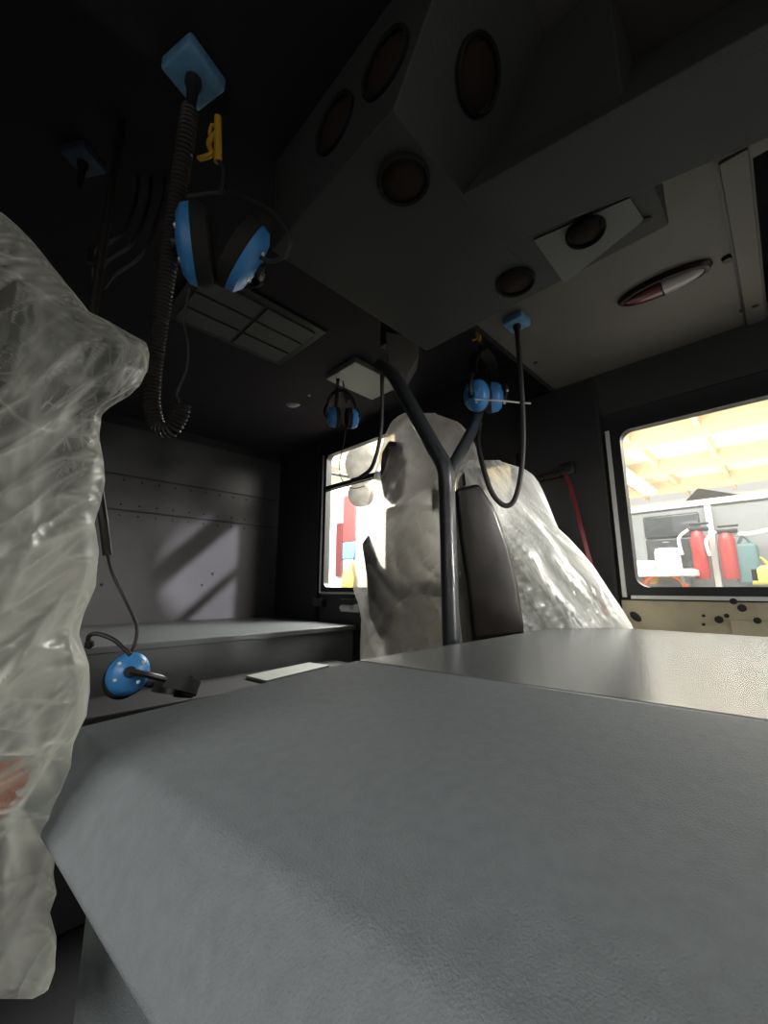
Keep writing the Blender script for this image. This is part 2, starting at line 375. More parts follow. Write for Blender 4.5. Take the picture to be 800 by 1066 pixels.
# door skins: beige bare metal below sill, dark pillar/door frame
dr = bpy.data.objects.new('door_1', None); C.objects.link(dr); dr.location = (WX, -.1, 0); dr['kind'] = 'structure'
b = MB(); b.box((WX-.010, -.95, .45), (WX, .47, .955), .003); b.build('door_skin', M['beige'], dr)
b = MB(); b.box((WX-.022, -.42, .80), (WX-.010, .16, .90), .003)
b.build('latch_plate', M['beige'], dr)
b = MB()
for (px, py, r) in ((764, 626, .010), (773, 633, .012), (749, 645, .012), (757, 641, .007), (789, 646, .010), (733, 641, .005), (733, 650, .005)):
    p = P(px, py, X=WX-.023); b.lathe([(0, .004), (r, .003), (r, 0)], p, (-1, 0, 0), 10)
p = P(662, 642, X=WX-.012); b.lathe([(0, .006), (.02, .004), (.022, 0)], p, (-1, 0, 0), 12, 1, .6)
b.build('bolt_heads', M['screw'], dr)
dr2 = bpy.data.objects.new('door_2', None); C.objects.link(dr2); dr2.location = (WX, 2.0, 0); dr2['kind'] = 'structure'
b = MB(); b.box((WX-.010, 1.5, .45), (WX, 2.38, .955), .003); b.build('door_skin', M['wallgrey'], dr2)
hp = P(366, 632, X=WX-.04)
b = MB(); b.box((-.02, -.09, -.03), (.03, .09, .02), .006, at=hp); b.box((-.035, -.02, -.015), (-.01, .08, .005), .004, at=hp); b.build('door_handle', M['alu'], dr2, True)
b = MB(); b.box((WX-.06, 1.95, .86), (WX-.012, 2.1, .93), .006); b.box((WX-.06, 2.3, .87), (WX-.012, 2.4, .93), .006); b.build('latch_cover', M['black'], dr2)
# header/cove between ceiling and side wall, and the dark door pillar
b = MB(); b.prism([(WX, FY, ZC), (WX-.03, FY, ZC), (WX-.012, FY, 1.70), (WX, FY, 1.70)], (0, YS-FY, 0)); struct('trim_3', b, M['console'])
b = MB(); b.box((WX-.03, .475, .45), (WX, .83, 1.87), .01); b.box((WX-.02, 2.42, .3), (WX, RY-.012, ZR), .008); struct('trim_4', b, M['wallblack'])
# ceiling seam strip and fixings
b = MB(); b.box((.98, -.05, ZC-.008), (WX-.03, -.004, ZC), .002); struct('trim_5', b, M['ceil'])
b = MB(); b.box((.96, -.003, ZC-.004), (WX-.03, .003, ZC+.001)); struct('trim_6', b, M['rubber'])

# ------------------------------------------------------------------ engine cover
root = empty('engine_cover', (.8, 0, 0), 'large dark grey engine cover with sloped near edge filling the foreground', 'engine cover')
YE, YN = .534, -1.0
XN = .65
b = MB(); b.frustum([(.47, YE, .880), (.090, YE, .860), (.058, YE, .800), (.12, YE, .72), (.12, YE, .02), (.47, YE, .02)], [(XN, YN, .880), (.270, YN, .855), (.190, YN, .800), (.25, YN, .72), (.25, YN, .02), (XN, YN, .02)])
bm = b.bm; bm.verts.ensure_lookup_table()
def long_edge(pa, pb):
    return [e for e in bm.edges if any((a.co-Vector(pa)).length < 1e-3 and (c.co-Vector(pb)).length < 1e-3 for a, c in ((e.verts[0], e.verts[1]), (e.verts[1], e.verts[0])))]
def end_edge():
    return [e for e in bm.edges if all(abs(v.co.y-YE) < 1e-4 and v.co.z > .5 for v in e.verts) and not all(abs(v.co.x-.47) < 1e-4 for v in e.verts)]
bmesh.ops.bevel(bm, geom=long_edge((.090, YE, .860), (.270, YN, .855)), offset=.007, segments=4, profile=.5, affect='EDGES')
bmesh.ops.bevel(bm, geom=long_edge((.058, YE, .800), (.190, YN, .800)), offset=.005, segments=3, profile=.5, affect='EDGES')
b.build('textured_cover', M['dog'], root, True)
b = MB(); b.prism([(.472, YE, .845), (1.40, YE, .845), (1.40, YN, .845), (XN+.002, YN, .845)], (0, 0, .036), .003); b.build('top_panel', M['dogtop'], root, label='smooth glossier grey top panel')
b = MB(); b.box((XN+.004, YN, .02), (1.385, YE-.01, .844)); b.build('side_panel', M['bench'], root)

# ------------------------------------------------------------------ rear bench
root = empty('rear_bench', (.6, 2.4, 0), 'long grey bench box along the rear wall under the riveted panel', 'bench')
b = MB(); b.box((-.6, 1.90, .752), (1.66, RY-.015, .780), .004); b.build('bench_top', M['bench'], root)
b = MB(); b.box((-.6, 1.915, .02), (1.65, RY-.015, .752)); b.build('bench_front', M['bench'], root)
b = MB(); b.box((-.55, 1.62, .02), (1.50, 1.91, .60), .006)
b.build('step_box', M['wallblack'], empty('low_step_box', (.5, 1.6, 0), 'low dark grey box in front of the rear bench', 'step box'))
b = MB(); q = [P(256, 703, z=-.385), P(277, 708, z=-.385), P(343, 692, z=-.385), P(322, 689, z=-.385)]
q = [Vector((v.x, v.y, .602)) for v in q]
b.prism(q, (0, 0, .012), .002); b.build('loose_panel', M['pale'], label='small pale grey board lying on the low box before the bench', cat='board')

# ------------------------------------------------------------------ overhead console
root = empty('overhead_console', (.6, .45, 1.62), 'angular charcoal overhead console with round air vents hanging from the ceiling', 'console')
zb, zt = 1.65, ZC-.001
b = MB(); b.frustum([(.325, .307, zb), (.325, .64, zb), (.81, .64, zb), (.81, .307, zb)], [(.325, .164, zt), (.325, .64, zt), (.81, .64, zt), (.81, .164, zt)], .003)
b.build('vent_housing', M['console'], root)
b = MB(); b.box((.53, .075, zb+.0005), (.812, .31, zt-.001), .004); b.build('side_arm', M['console'], root)
b = MB(); zf = 1.60
lowp = [(.456, .287), (.588, .295), (.653, .073), (.685, -.054), (.80, -.5), (.62, -.52)]
upp = [(.62, .27), (.63, .275), (.70, .09), (.74, -.06), (.90, -.5), (.80, -.52)]
b.frustum([(x, y, zf) for x, y in lowp], [(x, y, zt-.002) for x, y in upp], .003); b.build('control_pod', M['console'], root)
def vent(c, nrm, r=.036, upv=(0, 0, 1)):
    n = Vector(nrm).normalized()
    f = MB(); f.lathe([(r, -.004), (r, .006), (r*.93, .009), (r*.86, .006), (r*.86, .001)], c, n, 28)
    ring = f.build('vent', M['rim'], root, True)
    g_ = MB(); g_.lathe([(0, .010), (r*.5, .008), (r*.8, .002), (r*.84, -.002)], c, n, 24)
    x = n.orthogonal().normalized(); y = n.cross(x)
    gl = g_.build('vent_louver', M['vdark'], ring, True)
    gl.parent = ring; gl.matrix_parent_inverse = ring.matrix_world.inverted() if False else Matrix.Identity(4)
    return ring
root_loc = root.location.copy()
vent((.325, .44, 1.757), (-1, 0, 0), .048); vent((.325, .322, 1.748), (-1, 0, 0), .047)
vent((.436, .237, 1.757), (0, -1, -.65), .046)
vent((.406, .361, zb), (0, 0, -1), .043); vent((.741, .34, zb), (0, 0, -1), .041); vent((.713, .187, zb-.003), (0, 0, -1), .034)
b = MB(); p = P(680, 230, z=.65); b.lathe([(0, .004), (.008, .003), (.009, 0)], (p.x-.01, p.y+.008, zb), (0, 0, -1), 12); b.build('screw', M['screw'], root)
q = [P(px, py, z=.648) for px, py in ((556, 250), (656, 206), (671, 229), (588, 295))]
b = MB(); b.prism([(v.x, v.y, 1.6495) for v in q], (0, 0, -.002)); b.build('lit_console_patch', M['litpatch'], label='pale grey patch standing in for light around the rearmost round vent under the overhead console', cat='light patch')  # lit piece of the console underside, put in as a paler patch

# ------------------------------------------------------------------ dome light, ceiling fixings
root = empty('dome_light', (1.298, .156, ZC), 'oval two-tone ceiling lamp with a red half and a white half', 'ceiling lamp')
b = MB(); b.lathe([(.0, -.002), (.112, -.002), (.116, .006), (.108, .016), (.098, .018)], (1.298, .156, ZC), (0, 0, -1), 40, 1, .38, (0, 1, 0)); b.build('lamp_rim', M['brown'], root, True)
def halflens(sgn):
    t = bmesh.new(); N = 12; K = 6; rows = []
    for i in range(K+1):
        ph = PI/2*i/K; row = []
        for k in range(N+1):
            a = -PI/2+PI*k/N
            row.append(t.verts.new((1.298+.031*math.sin(a)*math.cos(ph), .156+sgn*(.002+.096*math.cos(a)*math.cos(ph)), ZC-.014-.020*math.sin(ph))))
        rows.append(row)
    for r1, r2 in zip(rows, rows[1:]):
        for k in range(N): t.faces.new((r1[k], r1[k+1], r2[k+1], r2[k]))
    bmesh.ops.remove_doubles(t, verts=t.verts[:], dist=1e-5); bmesh.ops.recalc_face_normals(t, faces=t.faces[:]); return t
b = MB(); b.merge(halflens(1)); b.build('red_lens', M['redlens'], root, True, label='dark red lens half')
b = MB(); b.merge(halflens(-1)); b.build('white_lens', M['whitelens'], root, True, label='milky white lens half')
b = MB(); p = P(757, 268, z=.87); b.lathe([(0, .012), (.010, .011), (.012, 0)], (p.x, p.y, ZC), (0, 0, -1), 16)
b.build('round_plug', M['screw'], label='small round dark plug in the ceiling beside the white end of the lamp', cat='plug')
for i, (px, py, lab) in enumerate(((774, 326, 'dark ceiling bolt on the grey panel near the window corner'), (787, 319, 'dark bolt on the strip beside the ceiling opening'), (558, 380, 'small screw in the grey ceiling near the step edge'))):
    p = P(px, py, z=.86); b = MB(); b.lathe([(0, .005), (.007, .004), (.009, 0)], (p.x, p.y, ZC-(.008 if i == 1 else 0)), (0, 0, -1), 10)
    b.build('ceiling_bolt', M['screw'], label=lab, cat='bolt')
# electronics in the service opening
root = empty('ceiling_electronics', (1.35, -.2, ZC+.15), 'black and white wired device inside the opening at the right ceiling edge', 'electronics')
b = MB(); b.box((1.12, -.33, ZC+.04), (1.36, -.12, ZC+.158), .006); b.build('housing', M['black'], root)
b = MB(); b.lathe([(0, .02), (.035, .015), (.045, 0), (.045, -.03)], (1.47, -.13, ZC+.10), (-.3, .2, -1), 20); b.box((1.42, -.2, ZC+.10), (1.56, -.1, ZC+.158), .005); b.build('connector', M['white'], root, True)
b = MB()
for k in range(4): b.tube(smooth_path([(1.2+.03*k, -.1, ZC+.1), (1.3+.03*k, -.085, ZC+.06), (1.42, -.09-.01*k, ZC+.05+.01*k), (1.5, -.12, ZC+.12)]), .004, 6)
b.build('wires', M['cord'], root, True)

# ------------------------------------------------------------------ raised-ceiling fittings
root = empty('ceiling_grille', (.75, 1.5, ZR), 'six-pane pale grey return grille in the dark raised ceiling', 'grille')
gx0, gx1 = .437, .925; gy0, gy1 = 1.34, 1.67
b = MB(); b.box((gx0-.03, gy0-.03, ZR-.014), (gx1+.03, gy1+.03, ZR), .004); b.build('grille_frame', M['black'], root)
for i in range(2):
    for j in range(3):
        a0 = gx0+(gx1-gx0)*i/2+.008; a1 = gx0+(gx1-gx0)*(i+1)/2-.008; c0 = gy0+(gy1-gy0)*j/3+.007; c1 = gy0+(gy1-gy0)*(j+1)/3-.007
        b = MB()
        for k in range(9):
            yy = c0+(c1-c0)*(k+.5)/9; b.box((a0, yy-.005, ZR-.022), (a1, yy+.005, ZR-.012))
        b.box((a0, c0, ZR-.016), (a1, c1, ZR-.0135)); b.build('grille_pane', M['paneg'], root)
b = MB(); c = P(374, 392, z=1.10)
b.box((1.18, 1.38, ZR-.03), (1.52, 1.62, ZR), .004); b.build('lit_ceiling_patch', M['pale'], label='pale flat panel standing in for light on the raised ceiling above the split window', cat='duct')  # ceiling area that catches light, put in as a pale panel
p = P(305, 423, z=1.11); b = MB(); b.lathe([(0, .016), (.03, .012), (.045, 0)], (p.x, p.y, ZR), (0, 0, -1), 24, 1, .5, (1, -1, 0)); b.build('marker_lamp', M['whitelens'], label='tiny oval pale lamp on the dark rear ceiling', cat='lamp')
p = P(322, 413, z=1.11); b = MB(); b.lathe([(0, .008), (.008, .006), (.010, 0)], (p.x, p.y, ZR), (0, 0, -1), 12); b.build('ceiling_button', M['whitelens'], label='pale dot-like button beside the tiny oval ceiling lamp', cat='button')
# bracket that carries the pole
pt = P(396, 381, s=1.45)
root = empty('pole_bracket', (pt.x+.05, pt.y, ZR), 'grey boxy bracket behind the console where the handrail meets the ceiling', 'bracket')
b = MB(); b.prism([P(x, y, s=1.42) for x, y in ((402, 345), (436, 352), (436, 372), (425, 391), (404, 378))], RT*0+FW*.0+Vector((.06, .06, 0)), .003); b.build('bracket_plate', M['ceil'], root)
cb = P(418, 350, s=1.45)
b = MB(); b.box((cb.x-.03, cb.y-.0, cb.z-.02), (cb.x+.05, cb.y+.08, ZR-.001), .004); b.build('bracket_post', M['console'], root)
# ------------------------------------------------------------------ Y handrail
root = empty('handrail', P(468, 670, s=1.2), 'dark grey forked handrail pole rising behind the engine cover', 'handrail')
jt = P(464, 492, s=1.20); r0 = .0245
base = Vector((jt.x, jt.y, .02))
path = smooth_path([P(394, 379, s=1.45), P(410, 392, s=1.40), P(432, 430, s=1.31), P(452, 466, s=1.23)], 8)+smooth_path([P(452, 466, s=1.23), P(463, 486, s=1.20), Vector((jt.x+.004, jt.y, jt.z-.05)), Vector((jt.x+.004, jt.y, jt.z-.12))], 6)[1:]+[Vector((jt.x+.004, jt.y, .5)), Vector((jt.x+.004, jt.y, .02))]
b = MB(); b.tube(path, [.019+.0055*min(1, i/14) for i in range(len(path))], 20); b.build('pole', M['pole'], root, True)
arm = smooth_path([Vector((jt.x+.004, jt.y, jt.z-.06)), P(472, 486, s=1.21), P(484, 463, s=1.27), P(493, 445, s=1.40), P(499, 428, s=1.60), P(505, 412, s=1.85)], 8)
arm.append(Vector((arm[-1].x+.01, arm[-1].y+.01, ZR)))
b = MB(); b.tube(arm, .019, 16); b.build('side_arm', M['pole'], root, True)
b = MB(); b.lathe([(.05, 0), (.05, .006), (.03, .012)], (jt.x+.004, jt.y, .0), (0, 0, 1), 20); b.build('base_flange', M['pole'], root, True)

# ------------------------------------------------------------------ plastic-wrapped seats
def az_el(px, py):
    r = ray(px, py); return math.atan2(r.y, r.x), r.z/math.hypot(r.x, r.y)
def interp(rows, y):
    for a, c in zip(rows, rows[1:]):
        if a[0] <= y <= c[0]:
            t = (y-a[0])/(c[0]-a[0]); return a[1]+(c[1]-a[1])*t, a[2]+(c[2]-a[2])*t
    return rows[-1][1:]
def elev(a, py):
    """slope of the line of sight towards azimuth a along the bag's outline row"""
    v = (py-CY)/F; d = a-PI/4; hf = math.cos(PITCH)+v*math.sin(PITCH); u = hf*math.tan(d)
    return (math.sin(PITCH)-v*math.cos(PITCH))/math.hypot(hf, u)
class Folds:
    def __init__(s, seed, lat, tmean, tspread, f0, f1, n, mk=.45):
        rnd = random.Random(seed); s.L = []
        for i in range(n):
            th = rnd.gauss(tmean, tspread); f = f0*(f1/f0)**(i/(n-1))
            g = lat*math.cos(th)+Vector((0, 0, 1))*math.sin(th)+Vector((lat.y, -lat.x, 0))*rnd.uniform(-.4, .4)
            s.L.append((g.normalized()*f, rnd.random()*9, Vector((rnd.random(), rnd.random(), rnd.random()))*20, f))
        s.f0 = f0; s.mk = mk
    def at(s, p):
        w_ = Vector((noise.noise(p*5), noise.noise(p*5+Vector((7, 0, 0))), noise.noise(p*5+Vector((0, 7, 0)))))*.035
        h = 0; cr = 0
        for g, ph, off, f in s.L:
            m = max(0, noise.noise(p*min(f*s.mk, 9)+off)*2.2+.25); m = min(m, 1)
            if m <= 0: continue
            v = 1-abs(math.sin(PI*((p+w_).dot(g)+ph)))
            h += m*v*v*(s.f0/f)**.9; cr = max(cr, m*v**6)
        return h, cr
def bag(rows, D, depth, N=110, Mx=150, amp=.05, seed=0, kz=3.0, ka=5.0, fine=.012, lean=0.0, folds=None, hf=1.0):
    """a loose film bag: slices that follow the seat's outline, with long soft folds and sharp creases"""
    t = bmesh.new(); rings = []; lay = t.verts.layers.float.new('fold'); yy = (rows[0][0]+rows[-1][0])/2; am = az_el(interp(rows, yy)[1], yy)[0]
    FO = Folds(folds[0], Vector((math.sin(am), -math.cos(am), 0)), *folds[1:])
    y0, y1 = rows[0][0], rows[-1][0]
    def soft(y):
        q = [interp(rows, min(max(y+k*6, y0), y1)) for k in range(-9, 10)]
        return sum(v[0] for v in q)/19, sum(v[1] for v in q)/19
    for i in range(N+1):
        y = y0+(y1-y0)*i/N; xl0, xr0 = interp(rows, y); xl, xr = soft(y)
        dR = az_el(xr0, y)[0]-az_el(xr, y)[0]; dL = az_el(xl0, y)[0]-az_el(xl, y)[0]
        aR, _ = az_el(xr, y); aL, _ = az_el(xl, y)
        mid = (aR+aL)/2; half = abs(aL-aR)/2
        c = Vector((math.cos(mid), math.sin(mid), 0)); sd = Vector((-math.sin(mid), math.cos(mid), 0))
        wd = D*math.sin(half); dp = min(depth, wd*1.4+.02); z0 = 1+D*elev(mid, y)
        cen = c*(D*math.cos(half)); ring = []
        for k in range(Mx):
            a = 2*PI*k/Mx; ca, sa = math.cos(a), math.sin(a)
            ex = math.copysign(abs(ca)**.8, ca); ey = math.copysign(abs(sa)**.8, sa)
            nv = Vector((ca*ka*.5+seed+lean*z0, sa*ka*.5, z0*kz)); f = noise.noise(nv)
            h_, cr = FO.at(cen+sd*(ex*wd)+c*(ey*dp)+Vector((0, 0, z0)))
            rr = 1+amp*f; front = abs(sa)**.5
            p = cen+sd*(ex*wd*(1+(rr-1)*.25))+c*(ey*dp*rr)
            p += c*(math.copysign(1, sa)*front*fine*(h_*hf-.6))
            if dR: 
                tR = max(0, (-ex-.35)/.65)**1.5; tL = max(0, (ex-.35)/.65)**1.5
                p = Matrix.Rotation(dR*tR+dL*tL, 3, 'Z') @ p
            e = elev(math.atan2(p.y, p.x), y)
            nv_ = t.verts.new((p.x, p.y, 1+math.hypot(p.x, p.y)*e)); nv_[lay] = cr; ring.append(nv_)
        rings.append(ring)
    for r1, r2 in zip(rings, rings[1:]):
        for k in range(Mx): t.faces.new((r1[k], r1[(k+1) % Mx], r2[(k+1) % Mx], r2[k]))
    t.faces.new(rings[0]); bmesh.ops.recalc_face_normals(t, faces=t.faces[:])
    return t
def slab(pts, s, depth, bev=.02, vec=None):
    b = MB(); b.prism([P(x, y, s=s) for x, y in pts], vec if vec is not None else Vector((FW.x, FW.y, 0)).normalized()*depth, bev, 3); return b

# left seat, close to the camera
Lrows = [(206, -170, -30), (222, -200, 0), (235, -220, 16), (250, -230, 31), (270, -240, 46), (290, -250, 60), (310, -255, 72), (325, -260, 84), (334, -260, 106), (345, -260, 126), (356, -260, 148), (370, -260, 151), (385, -260, 149), (400, -260, 140), (412, -260, 128), (424, -260, 106), (432, -260, 96), (455, -260, 95), (475, -260, 100), (500, -260, 103), (520, -260, 99), (545, -260, 91), (575, -260, 97), (610, -260, 94), (640, -260, 80), (660, -260, 75), (690, -260, 85), (720, -260, 88), (745, -260, 85), (775, -260, 70), (810, -260, 66), (850, -260, 51), (880, -260, 53), (910, -260, 49), (930, -260, 52), (950, -260, 43), (975, -260, 50), (1010, -260, 47), (1032, -260, 40), (1040, -260, 22)]
b = MB(); b.merge(bag(Lrows, .60, .16, N=260, Mx=300, amp=.20, seed=1.7, kz=2.4, ka=3.0, fine=.016, lean=1.0, folds=(3, -.25, .75, 5, 42, 13), hf=1.1))
b.build('plastic_seat_cover', M['bag'], smooth=True, label='big crumpled clear plastic bag over the near seat at the left edge', cat='plastic cover', group=None)
root = empty('front_seat', (-.12, .62, 0), 'near dark seat inside the crumpled clear bag at the left edge', 'seat')
cx, cy = -.065, .61
Rz = Matrix.Rotation(math.radians(40), 3, 'Z')
b = MB(); b.box((-.10, -.05, -.42), (.09, .06, .22), .035, 4, R=Rz, at=(cx, cy, 1.02)); b.build('backrest', M['seat'], root, True)
b = MB(); b.box((-.06, -.045, .235), (.05, .045, .36), .03, 4, R=Rz, at=(cx, cy, 1.02)); b.build('headrest', M['seat'], root, True)
b = MB(); b.box((-.11, -.09, -.55), (.08, .10, -.43), .03, 4, R=Rz, at=(cx, cy, 1.02)); b.build('cushion', M['seat'], root, True)
b = MB(); b.box((-.05, -.05, -1.02), (.05, .05, -.55), .01, 2, R=Rz, at=(cx, cy, 1.02)); b.build('pedestal', M['seat'], root, True)
b = MB(); pr = P(6, 822, s=.40)
for k in range(7):
    a = k*.9; b.tube([pr, pr+Vector((.012*math.cos(a), .004, .022*math.sin(a))), pr+Vector((.02*math.cos(a+.5), .012, .03*math.sin(a+.4)))], [.006, .005, .002], 6)
b.build('red_tassel', M['orange'], root, True, label='red-orange scrap showing through the plastic')

# middle seat behind the pole
R1 = [(430, 422, 446), (434, 414, 462), (440, 408, 478), (455, 401, 491), (475, 395, 497), (500, 389, 499), (520, 384, 497), (545, 377, 493), (570, 371, 491), (590, 369, 490), (602, 372, 490), (612, 371, 491), (630, 377, 493), (645, 380, 495), (665, 378, 498), (700, 376, 500), (760, 376, 500)]
b = MB(); b.merge(bag(R1, 1.76, .20, N=110, Mx=150, amp=.30, seed=5.1, kz=1.6, ka=2.2, fine=.05, lean=1.0, folds=(6, .15, .5, 3, 18, 8, .2)))
b.build('plastic_seat_cover', M['bag1'], smooth=True, label='milky plastic bag over the upright seat behind the handrail', cat='plastic cover')
sp = P(435, 600, s=1.74)
root = empty('crew_seat', (sp.x, sp.y, 0), 'upright dark seat wrapped in milky plastic behind the handrail', 'seat')
dirv = Vector((1, 1, 0)).normalized()
slab([(398, 470), (405, 458), (418, 460), (424, 480), (421, 510), (410, 522), (400, 512), (396, 490)], 1.66, .10, .01).build('headrest', M['seat'], root, True)
slab([(402, 528), (430, 522), (476, 530), (482, 600), (480, 700), (400, 700)], 1.80, .12, .02).build('backrest', M['seatlight'], root, True)
slab([(377, 566), (384, 556), (396, 588), (418, 606), (414, 640), (398, 668), (384, 640), (382, 600)], 1.63, .10, .01).build('side_bolster', M['seat'], root, True)
slab([(412, 618), (458, 620), (460, 672), (458, 700), (412, 700)], 1.60, .03, .004).build('packing_board', M['seatlight'], root, label='cream board behind the plastic')
slab([(388, 622), (430, 606), (466, 604), (468, 622), (430, 622), (392, 634)], 1.60, .012, .003).build('belt', M['seat'], root)
slab([(449, 508), (470, 512), (470, 528), (451, 530)], 1.60, .03, .004).build('buckle', M['black'], root)
b = MB(); b.box((sp.x+.0, sp.y+.0, .02), (sp.x+.22, sp.y+.22, .55), .03, 3); b.build('seat_base', M['seat'], root, True)

# right seat
R2 = [(479, 488, 512), (483, 482, 530), (488, 478, 546), (494, 477, 555), (502, 476, 561), (512, 475, 566), (525, 476, 571), (550, 478, 581), (560, 478, 592), (575, 478, 606), (590, 478, 618), (605, 480, 628), (620, 482, 638), (635, 485, 648), (650, 488, 657), (665, 490, 664), (700, 492, 672), (740, 492, 676)]
b = MB(); b.merge(bag(R2, 1.57, .17, N=110, Mx=170, amp=.14, seed=8.3, kz=.4, ka=3, fine=.04, lean=.3, folds=(5, .55, .13, 5, 46, 12, .12)))
b.build('plastic_seat_cover', M['bag2'], smooth=True, label='streaky plastic sheet draped over the leaning seat next to the driver window', cat='plastic cover')
sp = P(540, 620, s=1.5)
root = empty('driver_seat', (sp.x, sp.y, 0), 'leaning dark seat under the streaky plastic sheet right of the handrail', 'seat')
slab([(474, 508), (500, 502), (518, 530), (532, 570), (541, 610), (547, 650), (550, 700), (496, 700), (488, 620), (479, 560)], 1.22, .20, .015).build('backrest', M['seatwrap'], root, True)
slab([(482, 492), (490, 486), (504, 487), (512, 497), (509, 508), (494, 512), (483, 506)], 1.47, .12, .01).build('headrest', M['seatwrap'], root, True)
b = MB(); b.box((sp.x-.0, sp.y-.08, .02), (sp.x+.18, sp.y+.05, .72), .03, 3); b.build('cushion', M['seat'], root, True)
# red belt on the dark pillar
bp_ = smooth_path([P(590, 494, X=1.70), P(597, 515, X=1.69), P(603, 540, X=1.67), P(612, 575, X=1.64), P(622, 610, X=1.60), P(632, 640, X=1.56)], 6)
def ribbon(pts, wv, th=.003):
    t = bmesh.new(); rings = []
    for i, p in enumerate(pts):
        d = (pts[min(i+1, len(pts)-1)]-pts[max(i-1, 0)]).normalized(); wn = Vector(wv).normalized(); wn = (wn-d*wn.dot(d)).normalized(); nn = d.cross(wn)
        h = Vector(wv).length/2
        rings.append([t.verts.new(p+wn*h+nn*th/2), t.verts.new(p-wn*h+nn*th/2), t.verts.new(p-wn*h-nn*th/2), t.verts.new(p+wn*h-nn*th/2)])
    for a, c in zip(rings, rings[1:]):
        for k in range(4): t.faces.new((a[k], a[(k+1) % 4], c[(k+1) % 4], c[k]))
    t.faces.new(rings[0][::-1]); t.faces.new(rings[-1]); return t
root = empty('seat_belt', bp_[0], 'red seat belt running down from the dark pillar beside the window', 'seat belt')
b = MB(); b.merge(ribbon(bp_, RT*.016)); b.build('webbing', M['red'], root)
b = MB(); b.box((-.02, -.03, -.02), (.03, .03, .03), .008, 3, at=bp_[0]+Vector((.02, 0, .02))); b.build('belt_guide', M['black'], root, True)
b = MB(); q = P(572, 496, X=1.70); b.box((-.01, -.05, -.012), (.03, .05, .012), .005, at=q)
b.build('grab_tab', M['brown'], label='small dark tab on the pillar near the top of the belt', cat='tab')

# ------------------------------------------------------------------ headsets
def headset(loc, ax, up, label, scale=1.0, group='blue communication headsets', mic=True, spread=.072, tilt=(0, 0), tall=1.18, thick=1.0, yaw=0.0, band=None):
    """ax: ear-to-ear axis, up: towards the top of the headband"""
    x = Vector(ax).normalized(); z = Vector(up); z = (z-x*z.dot(x)).normalized(); y = z.cross(x)
    o = Vector(loc); S = scale
    W_ = lambda a, b_, c_: o+(x*a+y*b_+z*c_)*S
    bd = z if band is None else (Vector(band)-x*Vector(band).dot(x)).normalized(); by = bd.cross(x)
    B_ = lambda a, c_: o+(x*a+bd*c_)*S
    root = empty('headset', loc, label, 'headset', group)
    for sg, tl in ((-1, tilt[0]), (1, tilt[1])):
        ca = x*(sg*math.cos(tl))-z*math.sin(tl); cz = z*math.cos(tl)+x*(sg*math.sin(tl)); c0 = W_(sg*spread, 0, 0)
        T = S*thick
        if sg > 0 and yaw: ca = ca*math.cos(yaw)+y*math.sin(yaw)
        m = MB(); m.lathe([(0, .034*T), (.012*S, .034*T), (.016*S, .031*T), (.028*S, .028*T), (.036*S, .018*T), (.0385*S, 0)], c0, ca, 32, tall, .95, cz)
        m.build('ear_cup', M['blue'], root, True)
        m = MB(); m.lathe([(.0385*S, .001), (.040*S, -.006*S), (.037*S, -.018*S), (.027*S, -.021*S), (.020*S, -.010*S), (0, -.006*S)], c0, ca, 32, tall, .95, cz)
        m.build('ear_cushion', M['foam'], root, True)
        for (a, c) in ((.018, .012), (-.016, .016), (.014, -.020), (-.02, -.010)):
            m = MB(); m.lathe([(0, .003*S), (.003*S, .002*S), (.0038*S, -.004*S)], c0+ca*.0285*T+cz*a*S+y*c*S, ca, 8); m.build('screw', M['alu'], root, True)
        m = MB(); m.tube(smooth_path([c0+ca*.040*T, c0+ca*.041*T+bd*.03*S, B_(sg*(spread+.026), .058)], 6), .0055*S, 8)
        m.lathe([(0, .006*S), (.009*S, .004*S), (.010*S, -.004*S)], c0+ca*.037*T, ca, 14); m.build('stirrup', M['black'], root, True)
    pts = []
    for k in range(25):
        a = PI*k/24; pts.append(B_((spread+.026)*math.cos(a), .058+.070*math.sin(a)))
    m = MB(); m.merge(ribbon(pts, by*.024*S, .005*S)); m.build('headband', M['black'], root, True)
    m = MB(); m.merge(ribbon([p.lerp(o, .06) for p in pts[6:19]], by*.032*S, .010*S)); m.build('band_pad', M['foam'], root, True)
    if mic:
        m = MB(); m.tube(smooth_path([W_(-spread-.03, .01, -.01), W_(-spread-.028, .05, -.03), W_(-spread+.0, .10, -.05), W_(-spread+.05, .12, -.055)], 6), .003*S, 8)
        m.lathe([(0, -.012*S), (.007*S, -.008*S), (.008*S, .008*S), (0, .012*S)], W_(-spread+.055, .12, -.055), x, 12); m.build('microphone_boom', M['black'], root, True)
    return root
# 1: big one hanging at the upper left, seen from below
c1 = P(229, 262, s=.70)
h1 = headset(c1, RT+FW*.35+UP*-.05, UP*.80-FW*.25, 'large blue headset hanging under the yellow hook at upper left', 1.32, spread=.030, tilt=(.12, .5), tall=1.25, thick=.62, mic=False, band=FW*1.0+UP*.25)
# 2: beside the second jack
c2 = P(505, 413, s=1.52)
h2 = headset(c2, ray(508, 414)*.85+RT*.50-UP*.06, UP*1.0+RT*.05, 'blue headset with round cup facing us below the right yellow hook', 1.3, spread=.045, mic=False, yaw=-1.2)
# 3: dim one in the centre
c3 = P(357, 435, s=1.62)
h3 = headset(c3, RT*.93+FW*.35, UP*.9+FW*.3, 'small dark blue headset hanging in front of the split window top', .95, mic=False, spread=.034)
# 4: resting by the engine cover
c4 = P(131, 704, s=.86)
r4 = ray(131, 704)
h4 = headset(c4+r4*.05, -r4+RT*.12+UP*.12, RT*.93-UP*.22+FW*.15, 'bright blue headset lying between engine cover and rear bench', 1.22, mic=False, spread=.048, tall=.86)

